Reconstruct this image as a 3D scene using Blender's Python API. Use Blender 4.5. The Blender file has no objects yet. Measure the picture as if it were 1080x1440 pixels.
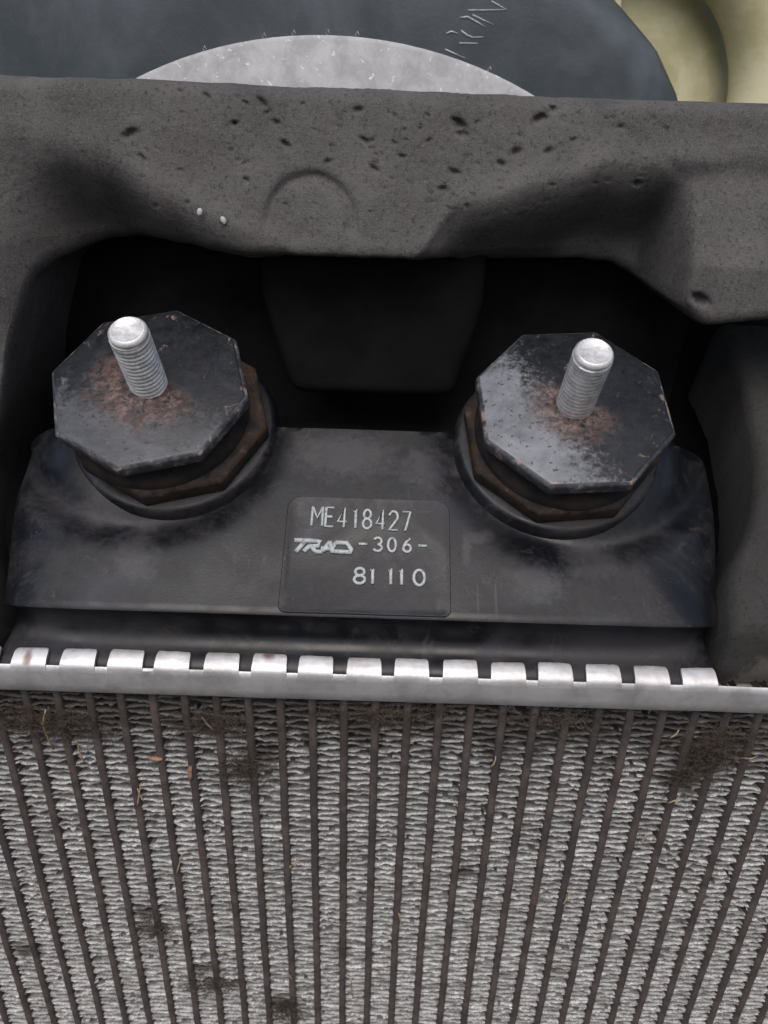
import bpy, math, random
from mathutils import Vector, Matrix, noise

random.seed(7)
MM = 0.001
sc = bpy.context.scene
COL = sc.collection

# ------------------------------------------------------------------ camera
PITCH, ROLL = math.radians(27.3), math.radians(1.78)
FWD = Vector((0, math.cos(PITCH), -math.sin(PITCH)))
DWN = Vector((0, -math.sin(PITCH), -math.cos(PITCH)))
RGT = Vector((1, 0, 0))
cam_d = bpy.data.cameras.new('camera')
cam = bpy.data.objects.new('camera', cam_d)
COL.objects.link(cam)
right = RGT * math.cos(ROLL) - DWN * math.sin(ROLL)
up = -(RGT * math.sin(ROLL) + DWN * math.cos(ROLL))
m = Matrix((right, up, -FWD)).transposed().to_4x4()
m.translation = Vector((0, -171, 148)) * MM
cam.matrix_world = m
cam_d.sensor_fit = 'VERTICAL'
cam_d.sensor_height = 36
cam_d.lens = 27.5
cam_d.clip_start = 0.005
cam_d.clip_end = 50
cam_d.dof.use_dof = True
cam_d.dof.focus_distance = 0.228
cam_d.dof.aperture_fstop = 19
sc.camera = cam

# ------------------------------------------------------------------ world, sun, exposure
SUN_EL, SUN_AZ = math.radians(58), math.radians(180)
w = bpy.data.worlds.new('World')
sc.world = w
w.use_nodes = True
nt = w.node_tree
sky = nt.nodes.new('ShaderNodeTexSky')
sky.sky_type = 'NISHITA'
sky.sun_disc = False
sky.sun_elevation = SUN_EL
sky.sun_rotation = SUN_AZ
sky.air_density = 1.0
sky.dust_density = 4.5
sky.ozone_density = 1.0
bg = nt.nodes['Background']
nt.links.new(sky.outputs[0], bg.inputs[0])
bg.inputs[1].default_value = 0.10

sun_d = bpy.data.lights.new('sun', 'SUN')
sun_d.energy = 1.5
sun_d.angle = math.radians(50)
sun_d.color = (1.0, 0.97, 0.95)
sun = bpy.data.objects.new('sun', sun_d)
COL.objects.link(sun)
sdir = Vector((-0.18, -math.cos(SUN_EL), math.sin(SUN_EL))).normalized()
sun.rotation_euler = sdir.to_track_quat('Z', 'Y').to_euler()
sun.location = sdir * 2

vs = sc.view_settings
vs.view_transform = 'Standard'
vs.look = 'None'
vs.exposure = 0.25
vs.gamma = 1.0
vs.use_curve_mapping = False


# ------------------------------------------------------------------ helpers
def link(o):
    COL.objects.link(o)
    return o


def mesh_obj(name, verts, faces, mat, parent=None, smooth=True, mats=None, fmat=None, scale=MM):
    me = bpy.data.meshes.new(name)
    me.from_pydata([(v[0] * scale, v[1] * scale, v[2] * scale) for v in verts], [], faces)
    if mats:
        for x in mats:
            me.materials.append(x)
        me.polygons.foreach_set('material_index', fmat)
    else:
        me.materials.append(mat)
    me.polygons.foreach_set('use_smooth', [smooth] * len(me.polygons))
    me.update()
    o = bpy.data.objects.new(name, me)
    link(o)
    if parent is not None:
        o.parent = parent
    return o


def sharp(o, deg=35):
    o.data.set_sharp_from_angle(angle=math.radians(deg))
    return o


def bevel(o, wmm, seg=2, deg=30):
    b = o.modifiers.new('bevel', 'BEVEL')
    b.width = wmm * MM
    b.segments = seg
    b.limit_method = 'ANGLE'
    b.angle_limit = math.radians(deg)
    return o


def tag(o, label, cat, group=None, kind=None):
    o['label'] = label
    o['category'] = cat
    if group:
        o['group'] = group
    if kind:
        o['kind'] = kind
    return o


def interp(pts, x):
    if x <= pts[0][0]:
        return pts[0][1]
    for (a, b), (c, d) in zip(pts, pts[1:]):
        if x <= c:
            t = (x - a) / (c - a)
            return b + (d - b) * t
    return pts[-1][1]


def sm(a, b, x):
    t = max(0.0, min(1.0, (x - a) / (b - a)))
    return t * t * (3 - 2 * t)


def fbm(x, y, z, sc_, octv=4):
    return noise.fractal(Vector((x * sc_, y * sc_, z * sc_)), 0.9, 2.1, octv)


def tube(V, F, pts, r, n=6, taper=None, cap=True):
    """sweep a round section along pts into the lists V, F"""
    base = len(V)
    k = len(pts)
    P = [Vector(p) for p in pts]
    for i in range(k):
        t = (P[min(i + 1, k - 1)] - P[max(i - 1, 0)]).normalized()
        a = Vector((0, 0, 1)) if abs(t.z) < 0.8 else Vector((1, 0, 0))
        u = t.cross(a).normalized()
        v = t.cross(u)
        rr = r * (taper(i / (k - 1)) if taper else 1.0)
        for j in range(n):
            q = 2 * math.pi * j / n
            V.append(P[i] + (u * math.cos(q) + v * math.sin(q)) * rr)
    for i in range(k - 1):
        for j in range(n):
            a0 = base + i * n + j
            b0 = base + i * n + (j + 1) % n
            F.append((a0, b0, b0 + n, a0 + n))
    if cap:
        F.append(tuple(base + j for j in range(n))[::-1])
        F.append(tuple(base + (k - 1) * n + j for j in range(n)))


def lathe(profile, n=48):
    V, F = [], []
    k = len(profile)
    for r, z in profile:
        for j in range(n):
            q = 2 * math.pi * j / n
            V.append((r * math.cos(q), r * math.sin(q), z))
    for i in range(k - 1):
        for j in range(n):
            a, b = i * n + j, i * n + (j + 1) % n
            F.append((a, b, b + n, a + n))
    F.append(tuple(range(n))[::-1])
    F.append(tuple((k - 1) * n + j for j in range(n)))
    return V, F


# ------------------------------------------------------------------ materials
class Mat:
    def __init__(self, name, rough=0.5, metal=0.0, spec=0.5):
        self.m = bpy.data.materials.new(name)
        self.m.use_nodes = True
        self.t = self.m.node_tree
        self.b = self.t.nodes['Principled BSDF']
        self.b.inputs['Roughness'].default_value = rough
        self.b.inputs['Metallic'].default_value = metal
        self.b.inputs['Specular IOR Level'].default_value = spec
        tc = self.t.nodes.new('ShaderNodeTexCoord')
        mp = self.t.nodes.new('ShaderNodeMapping')
        mp.inputs['Scale'].default_value = (1000, 1000, 1000)     # texture space in millimetres
        self.t.links.new(tc.outputs['Object'], mp.inputs[0])
        self.co = mp.outputs[0]

    def L(self, a, b):
        self.t.links.new(a, b)

    def offset(self, v, scale=(1, 1, 1)):
        n = self.t.nodes.new('ShaderNodeMapping')
        n.inputs['Location'].default_value = v
        n.inputs['Scale'].default_value = scale
        self.L(self.co, n.inputs[0])
        return n.outputs[0]

    def noise(self, scale, detail=5, rough=0.6, dist=0.0, co=None):
        n = self.t.nodes.new('ShaderNodeTexNoise')
        n.inputs['Scale'].default_value = scale
        n.inputs['Detail'].default_value = detail
        n.inputs['Roughness'].default_value = rough
        n.inputs['Distortion'].default_value = dist
        self.L(co or self.co, n.inputs['Vector'])
        return n.outputs['Fac']

    def voronoi(self, scale, co=None, out='Distance'):
        n = self.t.nodes.new('ShaderNodeTexVoronoi')
        n.inputs['Scale'].default_value = scale
        self.L(co or self.co, n.inputs['Vector'])
        return n.outputs[out]

    def step(self, x, a, b, lo=0.0, hi=1.0):
        n = self.t.nodes.new('ShaderNodeMapRange')
        n.interpolation_type = 'SMOOTHSTEP'
        n.inputs['From Min'].default_value = a
        n.inputs['From Max'].default_value = b
        n.inputs['To Min'].default_value = lo
        n.inputs['To Max'].default_value = hi
        self.L(x, n.inputs['Value'])
        return n.outputs[0]

    def math(self, op, a, b=None, clamp=False):
        n = self.t.nodes.new('ShaderNodeMath')
        n.operation = op
        n.use_clamp = clamp
        for i, v in enumerate((a, b)):
            if v is None:
                continue
            if isinstance(v, (int, float)):
                n.inputs[i].default_value = v
            else:
                self.L(v, n.inputs[i])
        return n.outputs[0]

    def mix(self, fac, a, b):
        n = self.t.nodes.new('ShaderNodeMix')
        n.data_type = 'RGBA'
        ins = (n.inputs[6], n.inputs[7])
        if isinstance(fac, (int, float)):
            n.inputs[0].default_value = fac
        else:
            self.L(fac, n.inputs[0])
        for i, v in zip(ins, (a, b)):
            if isinstance(v, tuple):
                i.default_value = (*v, 1)
            else:
                self.L(v, i)
        return n.outputs[2]

    def spots(self, pts, wob=4.0):
        """1 inside the stains whose centres (x, z, rx, rz) are given, ragged edge"""
        s = self.xyz()
        n = self.math('MULTIPLY', self.math('SUBTRACT', self.noise(0.3, 6, 0.75), 0.5), wob)
        tot = None
        for x, z, rx, rz in pts:
            a = self.math('DIVIDE', self.math('SUBTRACT', s[0], x), rx)
            b = self.math('DIVIDE', self.math('SUBTRACT', s[2], z), rz)
            r = self.math('ADD', self.math('SQRT', self.math('ADD', self.math('MULTIPLY', a, a), self.math('MULTIPLY', b, b))), n)
            k = self.step(r, 1.25, 0.35)
            tot = k if tot is None else self.math('MAXIMUM', tot, k)
        return tot

    def color(self, c):
        if isinstance(c, tuple):
            self.b.inputs['Base Color'].default_value = (*c, 1)
        else:
            self.L(c, self.b.inputs['Base Color'])

    def roughness(self, x):
        self.L(x, self.b.inputs['Roughness'])

    def metallic(self, x):
        self.L(x, self.b.inputs['Metallic'])

    def bump(self, h, dist_mm, strength=1.0):
        n = self.t.nodes.new('ShaderNodeBump')
        n.inputs['Distance'].default_value = dist_mm * MM
        n.inputs['Strength'].default_value = strength
        self.L(h, n.inputs['Height'])
        self.L(n.outputs[0], self.b.inputs['Normal'])

    def xyz(self, co=None):
        n = self.t.nodes.new('ShaderNodeSeparateXYZ')
        self.L(co or self.co, n.inputs[0])
        return n.outputs


def m_plastic():
    M = Mat('tank_plastic', 0.5, 0, 0.40)
    dust = M.noise(0.03, 7, 0.66, 0.6)
    fine = M.noise(0.5, 6, 0.75)
    speck = M.step(M.noise(0.9, 2, 0.5), 0.72, 0.80)
    d = M.step(M.math('ADD', dust, M.math('MULTIPLY', M.math('SUBTRACT', fine, 0.5), 0.30)), 0.44, 0.66)
    c = M.mix(d, (0.0050, 0.0058, 0.0082), (0.022, 0.0208, 0.0222))
    sheen = M.step(M.noise(0.075, 6, 0.7, 1.0, M.offset((31, 7, 3), (1.0, 0.5, 0.5))), 0.58, 0.74)
    c = M.mix(M.math('MULTIPLY', sheen, 0.6), c, (0.050, 0.049, 0.054))  # pale patches painting a soft sheen onto the plastic
    bl = M.step(M.noise(0.05, 4, 0.6, 0.4, M.offset((90, 17, 3))), 0.52, 0.70)
    c = M.mix(M.math('MULTIPLY', bl, 0.5), c, (0.022, 0.026, 0.038))
    ring = M.step(M.math('ABSOLUTE', M.math('SUBTRACT', M.noise(0.06, 3, 0.5, 1.5, M.offset((5, 91, 3))), 0.60)), 0.012, 0.0)
    c = M.mix(M.math('MULTIPLY', ring, 0.22), c, (0.10, 0.07, 0.06))
    c = M.mix(M.math('MULTIPLY', speck, 0.3), c, (0.12, 0.11, 0.10))
    pale = M.spots([(26.3, 29.6, .30, 3.0), (31.2, 30.1, .38, 3.2), (23.4, 38.6, 1.6, 3.2), (27, 40.6, 5, 1.1), (22.8, 51.7, 5, 2.2), (-80.4, 44.0, 9, 6), (-68.9, 35.0, 7, 4), (-13, 55, 16, 4.5), (12, 53, 8, 4), (58, 36.2, 8, 2.4), (42, 33, 9, 3.5)], 2.2)
    c = M.mix(M.math('MULTIPLY', pale, 0.30), c, (0.095, 0.093, 0.100))
    M.color(c)
    M.roughness(M.step(dust, 0.35, 0.65, 0.30, 0.60))
    M.bump(M.noise(1.6, 4, 0.6), 0.06, 0.6)
    return M.m


def m_aluminium(name, lum=0.62, dirt=0.5, spots=()):
    M = Mat(name, 0.42, 0.55, 0.5)
    n = M.noise(0.12, 6, 0.65, 0.3)
    f = M.noise(1.3, 5, 0.7)
    c = M.mix(M.step(n, 0.35, 0.7), (lum * .98, lum * .985, lum), (lum * .70, lum * .69, lum * .69))
    g = M.step(M.math('ADD', M.math('MULTIPLY', n, 0.5), M.math('MULTIPLY', f, 0.5)), 0.60, 0.72)
    c = M.mix(M.math('MULTIPLY', g, dirt), c, (0.12, 0.10, 0.09))
    if spots:
        ys = M.xyz()[1]
        film = M.step(M.math('ADD', ys, M.math('MULTIPLY', M.noise(0.5, 5, 0.7), 3.0)), 2.2, 3.6)
        c = M.mix(M.math('MULTIPLY', film, 0.55), c, (0.30, 0.27, 0.26))
        c = M.mix(M.math('MULTIPLY', M.spots(spots, 0.9), 0.9), c, (0.20, 0.13, 0.115))
    M.color(c)
    M.roughness(M.step(f, 0.3, 0.7, 0.36, 0.55))
    M.bump(f, 0.10, 0.6)
    return M.m


STAINS = [(-86, -8, 14, 7), (-102, -6, 9, 6), (-34, -22, 8, 8), (-46, -7, 11, 5), (96, -18, 11, 10), (90, -27, 7, 6), (106, -10, 6, 5),
          (-76, -95, 6, 4), (-58, -125, 9, 3.5), (-33, -143, 7, 6), (-120, -118, 8, 5), (30, -70, 5, 4), (-10, -112, 4, 4)]


def m_fin():
    M = Mat('fin_foil', 0.5, 0.35, 0.5)
    z = M.xyz()[2]
    n = M.noise(0.10, 7, 0.7, 0.6)
    f = M.noise(0.75, 6, 0.8)
    f2 = M.noise(0.33, 4, 0.7, 0.3, M.offset((7, 3, 40)))
    c = M.mix(M.step(f, 0.28, 0.66), (0.34, 0.338, 0.336), (0.90, 0.90, 0.90))
    br = M.step(f2, 0.50, 0.72)
    c = M.mix(M.math('MULTIPLY', br, 0.72), c, (0.165, 0.135, 0.122))
    gn = M.step(M.noise(0.28, 4, 0.7, 0.3, M.offset((70, 13, 4))), 0.56, 0.72)
    c = M.mix(M.math('MULTIPLY', gn, 0.35), c, (0.15, 0.16, 0.135))
    glint = M.step(M.noise(1.25, 3, 0.7, 0, M.offset((17, 33, 4))), 0.60, 0.66)
    c = M.mix(M.math('MULTIPLY', glint, 0.85), c, (0.95, 0.96, 0.97))  # scattered white specks, glints painted into the foil colour
    # road dirt, thickest under the header and in patches
    top = M.step(z, -34, 2)
    d = M.step(M.math('ADD', M.math('ADD', n, M.math('MULTIPLY', top, 0.34)), M.math('MULTIPLY', f, 0.22)), 0.60, 0.88)
    d = M.math('MAXIMUM', d, M.spots(STAINS, 1.8))
    c = M.mix(M.math('MULTIPLY', d, 0.88), c, (0.050, 0.041, 0.036))
    M.color(c)
    M.metallic(M.math('SUBTRACT', 0.4, M.math('MULTIPLY', d, 0.4), True))
    M.roughness(M.step(f, 0.3, 0.7, 0.55, 0.25))
    M.bump(M.noise(2.2, 4, 0.75), 0.45, 0.9)
    return M.m


def m_tube():
    M = Mat('dusty_tube', 0.8, 0.0, 0.3)
    n = M.noise(0.12, 6, 0.7, 0.3)
    c = M.mix(M.step(n, 0.35, 0.68), (0.056, 0.046, 0.044), (0.110, 0.088, 0.082))
    c = M.mix(M.math('MULTIPLY', M.spots(STAINS, 1.8), 0.7), c, (0.050, 0.041, 0.036))
    bl = M.step(M.noise(0.05, 3, 0.6, 0, M.offset((3, 8, 31))), 0.52, 0.66)
    c = M.mix(M.math('MULTIPLY', bl, 0.6), c, (0.045, 0.045, 0.050))
    M.color(c)
    M.bump(M.noise(1.2, 5, 0.7), 0.2, 0.9)
    return M.m


def m_simple(name, a, b, scale, rough=0.7, metal=0.0, bump=0.1, bscale=1.5, spec=0.4, lo=0.35, hi=0.68):
    M = Mat(name, rough, metal, spec)
    n = M.noise(scale, 6, 0.65, 0.3)
    M.color(M.mix(M.step(n, lo, hi), a, b))
    if bump:
        M.bump(M.noise(bscale, 5, 0.65), bump, 0.9)
    return M.m


def m_foam(name='foam', patch=False, shade_tone=1.0):
    M = Mat(name, 0.92, 0, 0.2)
    big = M.noise(0.045, 5, 0.6, 0.5)
    cell = M.noise(1.9, 5, 0.75)
    c = M.mix(M.step(big, 0.3, 0.72), (0.098, 0.094, 0.093), (0.158, 0.151, 0.148))
    c = M.mix(M.step(cell, 0.46, 0.70, 0, 0.75), c, (0.205, 0.20, 0.198))
    c = M.mix(M.step(M.noise(0.8, 5, 0.75, 0, M.offset((14, 2, 9))), 0.50, 0.30, 0, 0.75), c, (0.035, 0.033, 0.033))
    br = M.step(M.noise(0.05, 4, 0.6, 0, M.offset((3, 60, 20))), 0.52, 0.75)
    c = M.mix(M.math('MULTIPLY', br, 0.30), c, (0.105, 0.090, 0.078))
    fl = M.step(M.noise(1.5, 3, 0.6, 0, M.offset((55, 8, 9))), 0.66, 0.73)
    c = M.mix(M.math('MULTIPLY', fl, 0.6), c, (0.26, 0.255, 0.25))
    if shade_tone != 1.0:   # same foam, darkened to paint in the shade under the seal
        c = M.mix(1 - shade_tone, c, (0.022, 0.023, 0.021))
    if patch:      # old dust lying on the lower part of the strip, ragged edge
        s = M.xyz()
        k = M.math('SUBTRACT', M.math('MULTIPLY', s[0], 0.9), M.math('MULTIPLY', s[2], 0.75))
        k = M.math('ADD', k, M.math('MULTIPLY', M.noise(0.35, 5, 0.7), 14))
        e = M.step(k, 88, 93)
        c = M.mix(M.math('MULTIPLY', e, 0.75), c, (0.16, 0.145, 0.13))
    M.color(c)
    h = M.math('ADD', M.math('MULTIPLY', cell, 0.6), M.math('MULTIPLY', M.noise(5.0, 3, 0.6), 0.3))
    M.bump(h, 1.1, 1.0)
    return M.m


def m_plate(name, seed, scuff_sheen, rusty):
    """black painted steel with rust round the stud; scuff = (x, y) side paler by wear and painted sky sheen"""
    M = Mat(name, 0.38, 0.0, 0.35)
    co = M.offset((seed * 13.1, seed * 7.7, seed * 3.3))
    s = M.xyz()
    n1 = M.noise(0.10, 6, 0.7, 0.6, co)
    n2 = M.noise(0.45, 6, 0.75, 0.4, co)
    r = M.math('SQRT', M.math('ADD', M.math('MULTIPLY', s[0], s[0]), M.math('MULTIPLY', s[1], s[1])))
    c = M.mix(M.step(n1, 0.35, 0.7), (0.005, 0.006, 0.009), (0.015, 0.018, 0.023))
    # worn grey film with the sky's reflection painted in
    side = M.math('ADD', M.math('MULTIPLY', s[0], scuff_sheen[0]), M.math('MULTIPLY', s[1], scuff_sheen[1]))
    side = M.math('ADD', side, M.math('MULTIPLY', M.math('SUBTRACT', n2, 0.5), 46))
    g = M.step(side, 2, 16)
    c = M.mix(M.math('MULTIPLY', g, M.math('MULTIPLY', M.step(n1, 0.25, 0.7, 0.45, 1.0), scuff_sheen[2])), c, (0.23, 0.245, 0.275))
    pit = M.step(M.noise(0.55, 4, 0.6, 0.2, M.offset((seed * 5, 77, 1))), 0.40, 0.34)
    c = M.mix(M.math('MULTIPLY', pit, 0.8), c, (0.012, 0.012, 0.014))
    # rust round the stud, broken into flakes
    n3 = M.noise(0.22, 8, 0.78, 1.0, co)
    rr = M.math('ADD', r, M.math('MULTIPLY', M.math('SUBTRACT', n3, 0.5), 30))
    rm = M.step(rr, rusty * 1.25, rusty * 0.55)
    low = M.step(M.math('ADD', M.math('MULTIPLY', s[1], -1), M.math('MULTIPLY', s[0], -0.6)), -6, 0)
    rm = M.math('MULTIPLY', rm, low)
    rm = M.math('MULTIPLY', rm, M.step(n2, 0.34, 0.62))
    rc = M.mix(M.step(n3, 0.42, 0.62), (0.085, 0.045, 0.034), (0.25, 0.175, 0.16))
    c = M.mix(M.math('MULTIPLY', rm, 0.9), c, rc)
    # chips to primer near the rim and stray spots
    ch = M.math('MULTIPLY', M.step(r, 20, 27), M.step(n3, 0.58, 0.64))
    c = M.mix(M.math('MULTIPLY', ch, 0.85), c, (0.26, 0.195, 0.165))
    st = M.step(M.noise(0.30, 6, 0.75, 0.5, M.offset((seed * 3 + 40, 9, 2))), 0.66, 0.69)
    c = M.mix(M.math('MULTIPLY', st, 0.7), c, (0.20, 0.135, 0.115))
    M.color(c)
    M.roughness(M.math('ADD', M.step(n2, 0.3, 0.7, 0.28, 0.48), M.math('MULTIPLY', rm, 0.35)))
    M.bump(M.math('ADD', n2, M.math('MULTIPLY', rm, 0.5)), 0.15, 0.6)
    return M.m


def m_edge(name, seed):
    M = Mat(name, 0.5, 0.1, 0.5)
    n = M.noise(0.22, 6, 0.7, 0.4, M.offset((seed * 9, 1, 5)))
    c = M.mix(M.step(n, 0.38, 0.62), (0.03, 0.032, 0.038), (0.10, 0.10, 0.108))
    c = M.mix(M.step(n, 0.56, 0.61), c, (0.28, 0.205, 0.175))
    M.color(c)
    M.bump(M.noise(1.2, 4), 0.06, 0.6)
    return M.m


def m_rust(name):
    M = Mat(name, 0.75, 0.0, 0.3)
    n = M.noise(0.16, 6, 0.7, 0.5)
    c = M.mix(M.step(n, 0.36, 0.55), (0.012, 0.011, 0.011), (0.040, 0.026, 0.020))
    c = M.mix(M.step(n, 0.56, 0.68), c, (0.12, 0.082, 0.062))
    M.color(c)
    M.bump(M.noise(0.9, 5, 0.7), 0.35, 0.8)
    return M.m


def m_zinc(name='zinc_stud', metal=0.3, rough=(0.34, 0.55)):
    M = Mat(name, 0.35, metal, 0.5)
    n = M.noise(0.35, 6, 0.7, 0.3)
    c = M.mix(M.step(n, 0.35, 0.7), (0.76, 0.77, 0.77), (0.48, 0.47, 0.46))
    M.color(c)
    M.roughness(M.step(M.noise(0.8, 4), 0.3, 0.7, *rough))
    M.bump(M.noise(1.5, 4, 0.6), 0.08, 0.6)
    return M.m


def m_letter():
    M = Mat('letter_paint', 0.6, 0, 0.4)
    n = M.noise(0.9, 5, 0.75)
    M.color(M.mix(M.step(n, 0.30, 0.50), (0.09, 0.095, 0.10), (0.42, 0.455, 0.465)))
    return M.m


def m_pale():
    M = Mat('pale_speckled', 0.6, 0, 0.4)
    n = M.noise(0.12, 6, 0.7, 0.3)
    c = M.mix(M.step(n, 0.3, 0.7), (0.30, 0.30, 0.315), (0.44, 0.44, 0.455))
    sp = M.step(M.noise(0.42, 3, 0.5, 0.6), 0.62, 0.72)
    c = M.mix(M.math('MULTIPLY', sp, 0.7), c, (0.78, 0.79, 0.83))
    M.color(c)
    M.bump(M.math('ADD', n, M.math('MULTIPLY', sp, 0.6)), 0.3, 0.6)
    return M.m


PLASTIC = m_plastic()
ALU = m_aluminium('header_aluminium', 0.58, 0.5)
ALU_TAB = m_aluminium('tab_aluminium', 0.66, 0.85, [(-95.8, 12.2, 1.3, 1.4), (-30.5, 14.0, 2.0, .8), (69, 14.2, 4, .5), (-48, 14.2, 4, .45), (82, 14.2, 4, .6)])
FIN = m_fin()
TUBE = m_tube()
MATTE = m_simple('matte_recess_black', (0.0055, 0.0055, 0.006), (0.010, 0.010, 0.0105), 0.06, 0.9, 0, 0.15, 1.5, 0.15)  # near-black for recess surfaces, deepens their shade by colour
FOAM = m_foam()
FOAM_P = m_foam('foam_dusty_shaded', True, 0.30)  # strip colour carries the shade of the overhanging seal
RUBBER = m_simple('rubber', (0.012, 0.011, 0.011), (0.035, 0.026, 0.021), 0.15, 0.7, 0, 0.2)
RUST = m_rust('rusted_steel')
ZINC = m_zinc()
ZINC_B = m_zinc('polished_stud', 0.30, (0.14, 0.30))
LETTER = m_letter()
PALE = m_pale()
SHROUD = m_simple('shroud_plastic', (0.044, 0.056, 0.063), (0.092, 0.108, 0.126), 0.018, 0.55, 0, 0.12, 0.9, 0.45)
CREAM = m_simple('cream_plastic', (0.48, 0.44, 0.25), (0.70, 0.66, 0.45), 0.03, 0.45, 0, 0.1, 0.5)
CHALK = m_simple('scratch', (0.30, 0.32, 0.34), (0.55, 0.57, 0.58), 0.6, 0.8, 0, 0)
STRAW = m_simple('straw', (0.22, 0.16, 0.10), (0.42, 0.34, 0.22), 0.4, 0.8, 0, 0)
BARK = m_simple('bark', (0.22, 0.11, 0.07), (0.45, 0.28, 0.19), 0.5, 0.8, 0, 0.1)
LINT = m_simple('lint', (0.045, 0.035, 0.028), (0.13, 0.10, 0.078), 0.5, 0.95, 0, 0)
FLAKE = m_simple('flake', (0.35, 0.38, 0.38), (0.55, 0.57, 0.56), 0.6, 0.7, 0, 0.1)

# ------------------------------------------------------------------ the radiator
rad = bpy.data.objects.new('radiator', None)
rad.empty_display_size = 0.02
link(rad)
tag(rad, 'old vehicle radiator with silver finned core, crimped header and black plastic tank', 'radiator')

EL = math.radians(56)
NV = Vector((0, -math.cos(EL), math.sin(EL)))       # normal of the sloping tank face
TV = Vector((0, math.sin(EL), math.cos(EL)))        # up the slope
P0 = Vector((0, 2.0, 26.0))                         # lower edge of the sloping face


def face(x, s, h=0.0):
    return Vector((x, 0, 0)) + P0 + TV * s + NV * h


# --- core: flat tubes and corrugated fin strips
PITCH_T, N_T = 9.0, 35
X0 = -153.6
Z_TOP, Z_BOT = 8.0, -185.0


def tube_mesh(x):
    V, F = [], []
    prof = []
    hw = 1.2
    for k in range(7):
        a = math.pi * k / 6
        prof.append((-hw * math.cos(a), -0.75 * math.sin(a)))
    prof = [(-hw, 16)] + prof + [(hw, 16)]
    nz = 60
    for i in range(nz + 1):
        z = Z_TOP + (Z_BOT - Z_TOP) * i / nz
        wob = 0.16 * fbm(x, 3, z, 0.06, 3)
        wy = 0.2 * fbm(x, 9, z, 0.10, 2)
        for px, py in prof:
            V.append((px + wob + 0.10 * noise.noise(Vector((x, px * 3, z * 0.6))), py + wy + 0.15, z))
    n = len(prof)
    for i in range(nz):
        for j in range(n - 1):
            a = i * n + j
            F.append((a, a + 1, a + n + 1, a + n))
    return V, F


for i in range(N_T):
    x = X0 + i * PITCH_T
    V, F = tube_mesh(x)
    V = [(vx + x, vy, vz) for vx, vy, vz in V]
    mesh_obj('tube', V, F, TUBE, rad)

PITCH_F = 2.2
for i in range(N_T - 1):
    xa, xb = X0 + i * PITCH_T + 1.05, X0 + (i + 1) * PITCH_T - 1.05
    V, F = [], []
    z = Z_TOP - 1 - random.random() * PITCH_F
    k = 0
    NX = 18
    prev_row = None
    while z > Z_BOT:
        tilt = (0.42 if k % 2 else -0.42) * PITCH_F
        bend = random.gauss(0, 0.2)
        crush = noise.noise(Vector((i * 3.1, z * 0.09, 2.2)))
        crush = max(0.0, crush - 0.12) * 3.0
        ph = random.random() * 50
        b0 = len(V)
        rows = ((-0.12, -0.46), (-0.24, 0.0), (0.6, -0.02), (2.4, -0.70), (13.0, -4.5))
        for ri, (y, dz) in enumerate(rows):
            for q in range(NX + 1):
                t = q / NX
                px = xa + (xb - xa) * t
                fr = 1.0 if ri < 2 else (0.6 if ri == 2 else 0.15)
                jz = fr * (0.40 * noise.noise(Vector((px * 0.55, ph, k * 1.7))) + 0.32 * noise.noise(Vector((px * 2.3, ph, 7.0))))
                jz += fr * crush * 0.9 * noise.noise(Vector((px * 0.5, z * 0.7, 3.0)))
                jy = fr * (0.35 * noise.noise(Vector((px * 0.7, ph + 9, 1.0))) + crush * 0.7 * noise.noise(Vector((px * 0.4, z * 0.4, 8.0))))
                lip = dz * (0.7 + 0.8 * noise.noise(Vector((px * 0.6, ph, 4.0)))) if ri == 0 else dz
                V.append((px, y + jy + 0.35, z + tilt * (t - 0.5) + bend * fr + jz + lip))
        n1 = NX + 1
        hole = random.random() < 0.06
        h0 = random.randint(0, NX - 4)
        h1 = h0 + random.randint(2, 9)
        for ri in range(len(rows) - 1):
            for q in range(NX):
                if hole and ri < 3 and h0 <= q < h1:
                    continue        # torn-out piece of foil
                a = b0 + ri * n1 + q
                F.append((a, a + n1, a + n1 + 1, a + 1))
        # the fold that joins this leg to the next along the tube wall
        if prev_row is not None:
            e = NX if k % 2 else 0
            for ri in range(1, len(rows) - 1):
                a, b = prev_row + ri * n1 + e, b0 + ri * n1 + e
                F.append((a, b, b + n1, a + n1))
        prev_row = b0
        z -= PITCH_F * (0.93 + 0.14 * random.random())
        k += 1
    mesh_obj('fin_strip', V, F, FIN, rad, smooth=False)

# --- header plate: rolled channel with crimp tabs
XA, XB = -160.0, 160.0
prof = [(3.0, 1.2), (-1.0, 1.4), (-2.4, 1.9), (-3.0, 3.2), (-3.15, 5.0), (-3.1, 9.0), (-2.9, 10.4), (-2.4, 10.9), (-1.9, 10.5), (-1.8, 9.5),
        (-1.8, 6.0), (-1.2, 5.2), (0, 5.0), (22, 5.0), (24, 5.2), (24.6, 6.6), (26.0, 6.6), (26.0, 1.2)]
V, F = [], []
nx = 220
npf = len(prof)
for i in range(nx + 1):
    x = XA + (XB - XA) * i / nx
    for y, z in prof:
        V.append((x, y + 0.12 * noise.noise(Vector((x * .07, y, 1))), z + 0.18 * noise.noise(Vector((x * .05, 5, 2)))))
for i in range(nx):
    for j in range(npf):
        a, b = i * npf + j, i * npf + (j + 1) % npf
        F.append((a, b, b + npf, a + npf))
F.append(tuple(range(npf)))
F.append(tuple(nx * npf + j for j in range(npf))[::-1])
header = sharp(mesh_obj('header_plate', V, F, ALU, rad), 40)


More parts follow.
